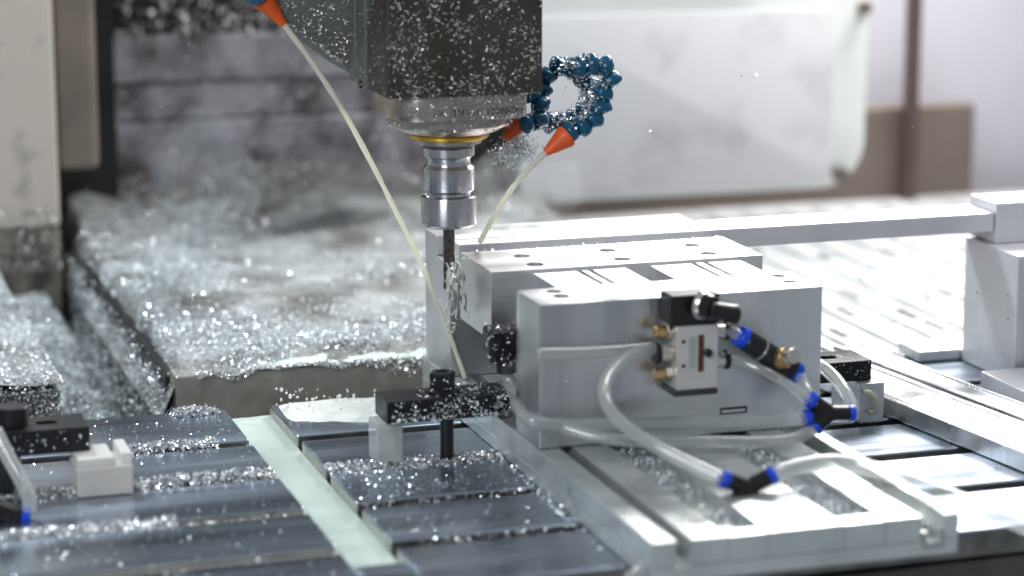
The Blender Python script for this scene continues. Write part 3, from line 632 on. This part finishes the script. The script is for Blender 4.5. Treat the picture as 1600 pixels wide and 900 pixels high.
# chips hanging over the front edge of the rail and on the left flank
n = 5000; X = RNG.uniform(-0.20, 0.25, n); hang = fbm(X, X*0, 16)
Z = 0.017-RNG.random(n)**1.6*0.030*np.clip(hang*2-0.55, 0.04, 1.0)
flakes('rail_chips', np.stack([X, 0.396-RNG.uniform(0, 0.006, n), Z], 1), RNG.uniform(0.0012, 0.0034, n), 'chip', None, 'ragged fringe of chips hanging over the steel edge strip', 'chips')
n = 3600; Y = RNG.uniform(0.40, 1.1, n)
flakes('flank_chips', np.stack([-0.232-RNG.uniform(0, 0.006, n), Y, 0.02-RNG.random(n)**0.7*0.10], 1), RNG.uniform(0.0012, 0.0035, n), 'chip_blue', None, 'chips stuck to the dark flank of the machine bed', 'chips')
# left block and trench
lb = thing('left_casting', 'chip-topped casting at the far left beside the bed', 'casting', (-0.5, 0.7, -0.25))
box('casting_body', (-0.90, -0.3255), (0.42, 1.02), (-0.25, 0.004), 'head2', lb, 0.004)
def lz(x, y): return 0.008+0.014*(fbm(x, y, 12)-0.4)
heap('casting_chip_heap', np.linspace(-0.898, -0.322, 90), np.linspace(0.418, 1.02, 80), lz, 'heap', 'packed chips on top of the far left casting', 'chip heap')
P = scatter(50000, (-0.895, -0.322), (0.418, 1.02), lambda x, y: lz(x, y)+RNG.uniform(0, 0.003, len(x)), lambda x, y: np.clip(0.45+0.9*fbm(x, y, 15), 0, 1))
flakes('casting_chips', P, 0.0012+0.003*RNG.random(len(P))**1.5, 'chip_blue', None, 'bright chips covering the far left casting', 'chips')
n = 6800; flakes('casting_front_chips', np.stack([RNG.uniform(-0.60, -0.326, n), 0.417-RNG.uniform(0, 0.004, n), RNG.uniform(-0.10, 0.01, n)], 1), 0.0012+0.0034*RNG.random(n)**2, 'chip_blue', None, 'chips clinging to the dark front of the left casting', 'chips')
def tz(x, y):
    s = np.clip((y-0.33)/0.7, 0, 1)
    return -0.075+0.05*s+0.030*(fbm(x, y, 16)-0.4)-0.05*np.clip((x+0.268)/0.03, 0, 1)
heap('trench_chip_heap', np.linspace(-0.330, -0.226, 40), np.linspace(0.33, 1.03, 110), tz, 'heap', 'chips sliding down the trench between casting and bed', 'chip heap')
P = scatter(26000, (-0.328, -0.236), (0.33, 1.0), lambda x, y: tz(x, y)+RNG.uniform(0, 0.003, len(x)), lambda x, y: np.clip(1.5*fbm(x, y, 22)-0.05, 0, 1))
flakes('trench_chips', P, 0.0012+0.003*RNG.random(len(P))**1.5, 'chip_blue', None, 'bright chips in the trench left of the bed', 'chips')

# telescopic way cover behind
wc = thing('way_cover', 'stepped grey steel way cover behind the chip bed, stained and dusty', 'way cover', (0.1, 1.25, 0.0))
box('cover_panel', (-0.150, 0.345), (1.205, 1.30), (-0.05, 0.1375), 'waycover', wc, 0.004)
box('cover_panel', (-0.152, 0.345), (1.212, 1.30), (0.138, 0.186), 'waycover', wc, 0.004)
box('cover_panel', (-0.154, 0.345), (1.200, 1.30), (0.1865, 0.246), 'waycover', wc, 0.004)
box('cover_panel', (-0.158, 0.345), (1.210, 1.30), (0.2465, 0.70), 'dark', wc, 0.004)
n = 700; Z = RNG.random(n)
flakes('cover_chips', np.stack([RNG.uniform(-0.15, 0.30, n), 1.199-RNG.uniform(0, 0.006, n), 0.248+0.055*Z**1.5], 1), RNG.uniform(0.003, 0.009, n), 'chip_dull', None, 'dull chips piled on the upper lip of the way cover', 'chips')
n = 1600; flakes('cover_face_chips', np.stack([RNG.uniform(-0.15, 0.30, n), 1.198-RNG.uniform(0, 0.004, n), RNG.uniform(0.02, 0.24, n)], 1), RNG.uniform(0.0015, 0.006, n), 'chip_dull', None, 'few chips stuck to the way cover face', 'chips')
n = 5000; X = RNG.uniform(-0.15, 0.33, n); top = 0.012+0.075*fbm(X, X*0, 12)
flakes('cover_foot_chips', np.stack([X, 1.196-RNG.uniform(0, 0.03, n), 0.03+top*RNG.random(n)**1.8], 1), RNG.uniform(0.0015, 0.006, n), 'chip_dull', None, 'dull chips drifted up against the foot of the way cover', 'chips')
# left column
lc = thing('left_column', 'cream painted machine column at the far left, dirty near its foot', 'column', (-0.3, 1.0, -0.2))
box('column_panel', (-0.75, -0.246), (1.0, 1.2), (0.050, 0.70), 'cream', lc, 0.004)
box('column_foot', (-0.75, -0.2465), (1.002, 1.2), (-0.20, 0.0495), 'column_foot', lc, 0.004)
box('bracket_strip', (-0.243, -0.196), (1.012, 1.18), (0.112, 0.70), 'taupe', lc, 0.008)
n = 900; zz = RNG.random(n)
flakes('column_chips', np.stack([RNG.uniform(-0.40, -0.247, n), 0.9985-RNG.uniform(0, 0.003, n), 0.0+0.075*zz**1.6], 1), RNG.uniform(0.0015, 0.006, n), 'chip_dull', None, 'dull chips stuck around the foot of the cream column', 'chips')
gp = box('gap_shade_sheet', (-0.28, -0.15), (1.185, 1.2), (-0.2, 0.70), 'dark', None, 0.0); tag(gp, 'black sheet put in for the shaded gap between the column and the way cover', 'panel')  # near-black sheet; the shade of the open gap is its colour
# bright tray at the right
tr = thing('chip_tray', 'bright wet steel tray behind the rail with rows of dark slots', 'tray', (0.7, 0.75, -0.05))
box('tray_sheet', (0.361, 1.45), (0.321, 1.30), (-0.05, -0.03), 'tray', tr, 0.001)
sm = None
for i in range(17):
    x = 0.40+0.052*i
    box('tray_rib', (x, x+0.006), (0.33, 1.25), (-0.0298, -0.0262), 'tray', tr, 0.0008)
for i in range(14):
    for j in range(10):
        x = 0.4285+0.052*i+random.uniform(-.013, .013); y = 0.37+0.082*j+random.uniform(-.035, .035)
        if random.random() < (0.35 if y < 0.72 else 0.7): continue
        l = random.uniform(0.022, 0.05)
        if sm is None:
            bm = bmesh.new(); bmbox(bm, -0.0042, 0.0042, -0.5, 0.5, -0.0008, 0.0008); sm = bpy.data.meshes.new('slot'); bm.to_mesh(sm); bm.free(); sm.materials.append(M['slot'])
        o = bpy.data.objects.new('slot', sm); COL.objects.link(o); o.parent = tr
        o.location = Vector((x, y, -0.0295))-tr.location; o.scale = (random.uniform(.7, 1.3), l, 1)
P = scatter(5000, (0.37, 1.2), (0.33, 1.2), lambda x, y: x*0-0.0285, lambda x, y: np.clip(fbm(x, y, 10)*1.6-0.4, 0, 1))
flakes('tray_chips', P, RNG.uniform(0.002, 0.005, len(P)), 'chip', None, 'white chips washed across the bright tray', 'chips')
# white enclosure door
cb = thing('enclosure_panel', 'white enclosure panel with a rounded corner and two round screws', 'panel', (0.55, 1.15, 0.0))
def rpoly(x0, x1, z0, z1, r, n=8):
    pts = [(x0, z0)]
    pts += [(x1-r+r*math.sin(R(90*i/n)), z0+r-r*math.cos(R(90*i/n))) for i in range(n+1)]
    return pts+[(x1, z1), (x0, z1)]
prism('panel_rim', rpoly(0.352, 0.829, 0.024, 0.70, 0.062), 1, 1.112, 1.19, 'rim', cb, 0.006, ang=40)
prism('panel_face', rpoly(0.358, 0.778, 0.032, 0.262, 0.02), 1, 1.1085, 1.1118, 'cabinet', cb, 0.001, ang=40)
for (px, py, r) in ((1350, 12, 0.0085), (1312, 272, 0.0100)):
    c = PY(px, py, 1.108); cyl('panel_screw', (c.x, 1.100, c.z), (c.x, 1.1115, c.z), r, 'brownp', cb, 24)
bw = box('back_wall', (0.34, 2.4), (1.40, 1.42), (-0.25, 0.75), 'wallp', None, 0.0); bw['kind'] = 'structure'
bn = tag(box('brown_panel', (0.36, 1.092), (1.30, 1.34), (-0.05, 0.100), 'brownp', None, 0.004), 'brown low panel under the white enclosure panel', 'panel')
pl = tag(box('dark_pole', (0.970, 0.988), (1.27, 1.29), (-0.05, 0.72), 'pole', None, 0.003), 'thin dark brown upright pole before the back wall', 'pole')
c = PY(770, 270, 1.18)
sh = tag(box('gap_shadow_strip', (0.332, 0.351), (1.125, 1.20), (-0.05, 0.70), 'dark', None, 0.002), 'dark upright strip put in for the shadow between the way cover and the white panel', 'panel')  # dark body added where only shadow falls beside the way cover

# ================================================================ CHIPS ON THE NEAR THINGS
def face_chips(name, n, x, y, z, s, nrm, label, mt='chip', parent=None, asp=(0.2, 0.7), clump=0):
    P = np.stack([RNG.uniform(*x, n) if x[0] != x[1] else np.full(n, x[0]), RNG.uniform(*y, n) if y[0] != y[1] else np.full(n, y[0]), RNG.uniform(*z, n) if z[0] != z[1] else np.full(n, z[0])], 1)
    if clump:
        q = fbm(P[:, 0]+P[:, 1], P[:, 2], clump); P = P[RNG.random(n) < np.clip(3.2*(q-0.33), 0.12, 1)]; n = len(P)
    P += np.asarray(nrm)*RNG.uniform(0.0002, 0.0010, n)[:, None]
    sz = s[0]+(s[1]-s[0])*RNG.random(n)**2.2
    return flakes(name, P, sz, mt, parent, label, 'chips', 0.6, nrm, asp)
face_chips('head_front_chips', 4900, (-0.0850, 0.0490), (0.130, 0.130), (0.3005, 0.475), (0.0005, 0.0038), (0, -1, 0), 'bright specks of chips on the front of the spindle head', 'chip_dull', None, (0.12, 0.42), 45)
face_chips('head_side_chips', 2100, (-0.087, -0.087), (0.130, 0.252), (0.302, 0.475), (0.0006, 0.0032), (-1, 0, 0), 'bright specks of chips on the left side of the spindle head', 'chip_dull', None, (0.12, 0.42), 45)
n = 2000; X = RNG.uniform(-0.212, -0.084, n); lo = 0.3080+(-0.0815-X)*0.76
Zc = lo+RNG.random(n)**1.7*0.09
flakes('casting_speck_chips', np.stack([X, np.full(n, 0.2532), Zc], 1), 0.0006+0.0030*RNG.random(n)**2, 'chip_dull', None, 'fuzz of chips on the slanted casting of the spindle head', 'chips', 0.4, (0, -1, 0))
face_chips('flange_chips', 420, (-0.070, 0.044), (AY-0.0588, AY-0.0588), (0.280, 0.302), (0.0006, 0.0024), (0, -1, 0), 'fine chips stuck on the spindle nose flange')
a = RNG.uniform(math.pi*0.95, math.pi*2.05, 220)
flakes('nose_chips', np.stack([AX+0.0543*np.cos(a), AY+0.0543*np.sin(a), RNG.uniform(0.268, 0.279, 220)], 1), RNG.uniform(0.0006, 0.0024, 220), 'chip', None, 'fine chips on the spindle nose ring', 'chips')
# on hoses
def along(path, n, r, up=0.4):
    P = spline(path, 20); idx = RNG.integers(0, len(P), n); out = []
    for i in idx:
        p = P[i]; d = Vector(RNG.normal(size=3)); d.y -= 0.5; d.normalize(); out.append(p+d*r*RNG.uniform(0.85, 1.15)+Vector((-0.002, 0, 0.002))*up)
    return np.array([list(v) for v in out])
P = np.concatenate([along(hp([(893, 108), (920, 102), (946, 106), (952, 124), (942, 147), (938, 170), (922, 190), (900, 202)], YH), 900, 0.0075, 1.2),
                    along(hp([(880, 104), (906, 118), (924, 140), (926, 158), (908, 178), (884, 190), (858, 192), (838, 188)], 0.21), 900, 0.008, 1.0)])
P[:, 0] -= 0.0015
flakes('hose_chips', P, 0.0008+0.0032*RNG.random(len(P))**1.5, 'chip', None, 'grey chips caked along the blue coolant hoses', 'chips')
c = np.array(PY(808, 235, 0.20)); n = 900
d = RNG.normal(size=(n, 3))*np.array([0.009, 0.006, 0.0058]); d[:, 2] -= np.abs(d[:, 0])*0.1
flakes('chip_nest', c+d, RNG.uniform(0.0015, 0.0055, n), 'chip_blue', None, 'tangled nest of chips hanging by the small orange nozzle', 'chips', 0, (0, 0, 1), (0.1, 0.3), 2.2)
# clamps
face_chips('clamp_front_chips', 900, (-0.097, 0.006), (0.0855, 0.0855), (0.0365, 0.0545), (0.0006, 0.0034), (0, -1, 0), 'chips on the front face of the chip-covered clamp', 'chip', None, (0.3, 0.9), 55)
face_chips('clamp_top_chips', 380, (-0.070, 0.010), (0.086, 0.126), (0.0552, 0.0552), (0.0008, 0.0034), (0, 0, 1), 'chips heaped on top of the chip-covered clamp')
a = RNG.uniform(0, 6.28, 70)
flakes('nut_chips', np.stack([-0.0468+0.0108*np.cos(a), 0.105+0.0108*np.sin(a), RNG.uniform(0.0575, 0.074, 70)], 1), RNG.uniform(0.001, 0.0030, 70), 'chip', None, 'chips on the nut of the chip-covered clamp', 'chips')
face_chips('left_clamp_chips', 46, (-0.43, -0.345), (0.0975, 0.0975), (0.033, 0.051), (0.0012, 0.0044), (0, -1, 0), 'chips on the front face of the left-hand clamp')
face_chips('right_clamp_chips', 26, (0.31, 0.347), (0.0995, 0.0995), (0.038, 0.055), (0.0008, 0.0022), (0, -1, 0), 'few chips on the right-hand clamp front')
face_chips('right_clamp_top_chips', 20, (0.31, 0.347), (0.10, 0.142), (0.0553, 0.0553), (0.0008, 0.0018), (0, 0, 1), 'few chips on the right-hand clamp top')
a = np.array(PY(785, 540, 0.079)); n = 90
flakes('elbow_chips', a+RNG.uniform(-1, 1, (n, 3))*np.array([0.0145, 0.0008, 0.020]), RNG.uniform(0.0012, 0.0040, n), 'chip', None, 'chips on the black elbow fitting', 'chips')
# table slots and plates
def line_chips(name, n, x, y, z, s, label, mt='chip', hz=0.004):
    X = RNG.uniform(*x, n); yc = (y[0]+y[1])/2; hw = (y[1]-y[0])/2
    u = np.clip(RNG.normal(0, 0.5, n), -1.3, 1.3); Y = yc+hw*u
    amp = 0.35+0.9*fbm(X, X*0, 40)
    Z = z+RNG.random(n)*hz*(1-np.minimum(1, np.abs(u)/1.3)**2)*amp
    flakes(name, np.stack([X, Y, Z], 1), RNG.uniform(*s, n), mt, None, label, 'chips')
line_chips('slot_chips', 900, (-0.300, -0.222), (0.184, 0.212), -0.001, (0.0012, 0.0040), 'chips heaped in the rear left table slot', hz=0.007)
line_chips('slot_chips', 2600, (-0.46, -0.196), (0.078, 0.104), -0.002, (0.0014, 0.0042), 'thick line of chips in the second left table slot', hz=0.010)
line_chips('slot_chips', 2200, (-0.47, -0.295), (-0.026, 0.002), -0.003, (0.0014, 0.0042), 'line of chips in the third left table slot', hz=0.009)
line_chips('slot_chips', 600, (-0.44, -0.20), (-0.022, -0.006), -0.006, (0.0012, 0.003), 'thin chips along the third left table slot', hz=0.004)
line_chips('slot_chips', 2600, (-0.150, 0.0), (0.068, 0.110), -0.002, (0.0014, 0.0040), 'chips drifted around the stud on the right table plates', hz=0.007)
line_chips('slot_chips', 150, (-0.150, 0.0), (-0.020, -0.002), -0.002, (0.0010, 0.0034), 'chips along the near right table slot', hz=0.003)
line_chips('slot_chips', 160, (-0.130, 0.0), (-0.124, -0.106), -0.002, (0.0010, 0.003), 'chips along the nearest right table slot', hz=0.003)
line_chips('edge_chips', 260, (-0.008, 0.0), (-0.20, 0.10), 0.0, (0.0010, 0.0036), 'chips along the foot of the sub-plate side', hz=0.003)
P = np.stack([RNG.normal(-0.2225, 0.0085, 900), RNG.normal(0.3045, 0.0042, 900), RNG.random(900)**2*0.006], 1)
flakes('corner_chips', P, RNG.uniform(0.0015, 0.0042, 900), 'chip', None, 'small pile of chips at the back edge of the left plate', 'chips')
face_chips('plate_specks', 900, (-0.46, -0.195), (-0.21, 0.31), (0.0004, 0.0004), (0.0007, 0.0030), (0, 0, 1), 'stray chip specks on the left table plates')
face_chips('plate_specks', 220, (-0.148, 0.0), (-0.105, -0.022), (0.0004, 0.0004), (0.0008, 0.0030), (0, 0, 1), 'few stray chips on the nearest right table plate')
face_chips('plate_specks', 950, (-0.148, 0.0), (0.0, 0.082), (0.0004, 0.0004), (0.0008, 0.0032), (0, 0, 1), 'stray chip specks on the right table plates')
face_chips('back_plate_specks', 260, (-0.45, -0.2), (0.206, 0.315), (0.0004, 0.0004), (0.0007, 0.0026), (0, 0, 1), 'stray chip specks on the rear left plate')
# pockets of the sub-plate
for (x0, x1, lab) in ((0.060, 0.088, 'wet chips in the left pocket of the sub-plate'), (0.151, 0.182, 'wet chips in the right pocket of the sub-plate')):
    P = scatter(3600, (x0, x1), (-0.245, -0.01), lambda x, y: 0.0219+RNG.random(len(x))*0.006, lambda x, y: np.clip(fbm(x, y, 30)*2.2-0.6, 0, 1))
    flakes('pocket_chips', P, RNG.uniform(0.0015, 0.0045, len(P)), 'chip_blue', None, lab, 'chips')
face_chips('sub_plate_specks', 160, (0.03, 0.2), (-0.26, -0.01), (ZB+0.0004, ZB+0.0004), (0.0008, 0.0026), (0, 0, 1), 'stray chip specks on the sub-plate')
face_chips('fixture_specks', 40, (0.004, 0.1), (-0.0085, -0.0085), (0.04, 0.12), (0.0008, 0.0018), (0, -1, 0), 'stray chip specks on the front block face')
# flying chips
n = 170; P = np.array([EYE+ray(random.uniform(0, 1500), random.uniform(20, 640))*random.uniform(2.02, 2.6) for _ in range(n)]); P = P[P[:, 2] > 0.03]
flakes('flying_chips', P, 0.0008+0.0028*RNG.random(len(P))**2, 'chip', None, 'tiny chips flying through the air around the cutter', 'chips', 0, (0, 0, 1), (0.15, 0.4))

# ================================================================ COOLANT SPLASH
def blobs(name, P, r, material, label, cat):
    bm = bmesh.new()
    for p, rr in zip(P, r):
        bmesh.ops.create_icosphere(bm, subdivisions=1, radius=rr, matrix=Matrix.Translation(p) @ Matrix.Diagonal((1, 1, random.uniform(0.8, 1.6), 1)))
    o = frombm(name, bm, material, None, smooth=True); o['kind'] = 'stuff'; o['label'] = label; o['category'] = cat; return o
pt = [(PZ(random.uniform(430, 600), random.uniform(606, 640), 0.002+abs(random.gauss(0, 0.008))), random.uniform(0.0004, 0.0016)) for _ in range(60)]
pt += [(PY(446+random.gauss(0, 5), 640-k*5.2, 0.29), random.uniform(0.0009, 0.0022)) for k in range(7)]
blobs('coolant_droplets', [p for p, r in pt], [r for p, r in pt], 'splash', 'milky droplets splashing up from the coolant puddle', 'droplets')
def puddle(x, y):
    e = (fbm(x, y, 25)-0.5)*0.06
    inside = np.minimum.reduce([x+0.1495, 0.0-x, y-0.209, 0.316-y])/0.02
    f = np.clip((y-0.222+0.10*(x+0.10)+e)/0.03, 0, 1)*np.clip(inside*2, 0, 1)
    return -0.003+0.0060*f+0.0022*(fbm(x, y, 70)-0.5)*f+0.0012*f*np.sin(60*np.hypot(x+0.105, y-0.262))
heap('coolant_puddle', np.linspace(-0.1495, 0.0, 90), np.linspace(0.2065, 0.3158, 70), puddle, 'foam', 'milky coolant puddle rippling on the rear right table plate', 'puddle')
# foam strings and drops around the cutter
bm = bmesh.new()
for k in range(14):
    x = random.uniform(694, 724); y = random.uniform(410, 450); pts = []
    for s in range(6):
        pts.append(PY(x, y, 0.178+random.uniform(-0.012, 0.012))); x += random.uniform(-3, 5); y += random.uniform(6, 16)
    tube_bm(bm, pts, lambda t: 0.0005+0.0010*math.sin(t*3.14)*abs(math.sin(9*t+1)), 8, 6)
for k in range(70):
    p = PY(random.gauss(706, 9), random.uniform(400, 520), 0.18+random.uniform(-0.015, 0.015)); bmesh.ops.create_icosphere(bm, subdivisions=1, radius=random.uniform(0.0005, 0.0019), matrix=Matrix.Translation(p))
o = frombm('coolant_splash', bm, 'splash', None, smooth=True); o['kind'] = 'stuff'; o['label'] = 'white coolant strings and drops around the cutter tip'; o['category'] = 'splash'
n = 45; flakes('cutter_chips', np.array([PY(random.gauss(708, 8), random.uniform(400, 500), 0.185+random.uniform(-0.012, 0.012)) for _ in range(n)]), RNG.uniform(0.0008, 0.0035, n), 'chip', None, 'fresh chips curling off around the cutter', 'chips')
# swarf curl on the right step block
cc = PY(1358, 632, 0.087)
tag(tube('swarf_curl', [cc+Vector((-0.006, 0, 0.012)), cc+Vector((0.000, -0.002, 0.011)), cc+Vector((0.0055, -0.003, 0.004)), cc+Vector((0.005, -0.002, -0.006)), cc+Vector((-0.001, -0.001, -0.007))], 0.0022, 'jet', None, 8), 'pale curl of swarf stuck on the metal step block', 'swarf curl')

# ================================================================ COOLANT MIST
def mist(c, r, dens, col, label, k=9):
    bm = bmesh.new()
    for q in range(k):
        f = random.uniform(0.35, 0.75); ctr = Vector((random.gauss(0, 0.40)*r[0], random.gauss(0, 0.40)*r[1], random.gauss(0, 0.40)*r[2]))
        g = bmesh.ops.create_icosphere(bm, subdivisions=3, radius=1.0)
        for v in g['verts']:
            n = v.co.copy(); kk = 1+0.5*(float(fbm(n.x+3+q, n.y+n.z, 1.7))-0.5)*2
            v.co = Vector((n.x*r[0]*kk*f, n.y*r[1]*kk*f, n.z*r[2]*kk*f))+ctr
    Mv = bpy.data.materials.new('coolant_mist'); Mv.use_nodes = True; nt = Mv.node_tree; nt.nodes.remove(nt.nodes['Principled BSDF'])
    pv = nt.nodes.new('ShaderNodeVolumePrincipled'); pv.inputs['Color'].default_value = (*col, 1); pv.inputs['Density'].default_value = dens
    pv.inputs['Anisotropy'].default_value = 0.2
    nt.links.new(pv.outputs[0], nt.nodes['Material Output'].inputs['Volume'])
    bmesh.ops.remove_doubles(bm, verts=bm.verts, dist=1e-7)
    o = frombm('coolant_mist', bm, Mv, None, smooth=True); o.location = c; o['kind'] = 'stuff'; o['label'] = label; o['category'] = 'mist'
mist(PY(345, 285, 0.80), (0.055, 0.06, 0.075), 2.2, (0.80, 0.93, 1.0), 'faint bluish plume of coolant mist over the back of the bed')
mist(PY(300, 400, 0.70), (0.10, 0.10, 0.05), 1.0, (0.85, 0.95, 1.0), 'thin bluish coolant mist low over the left of the bed')
mist(PY(815, 285, 0.55), (0.045, 0.06, 0.045), 3.2, (0.97, 0.99, 1.0), 'white spray of coolant behind the tool holder')
mist(PY(640, 430, 0.36), (0.06, 0.05, 0.06), 1.8, (0.95, 1.0, 1.0), 'thin white spray beside the cutting tool')
mist(PY(985, 610, -0.075), (0.085, 0.035, 0.030), 2.2, (0.97, 0.99, 1.0), 'faint cloud of spray low before the front block')
mist(PY(480, 320, 1.02), (0.16, 0.06, 0.045), 1.6, (0.90, 0.96, 1.0), 'pale veil of coolant mist where the bed meets the way cover', 12)
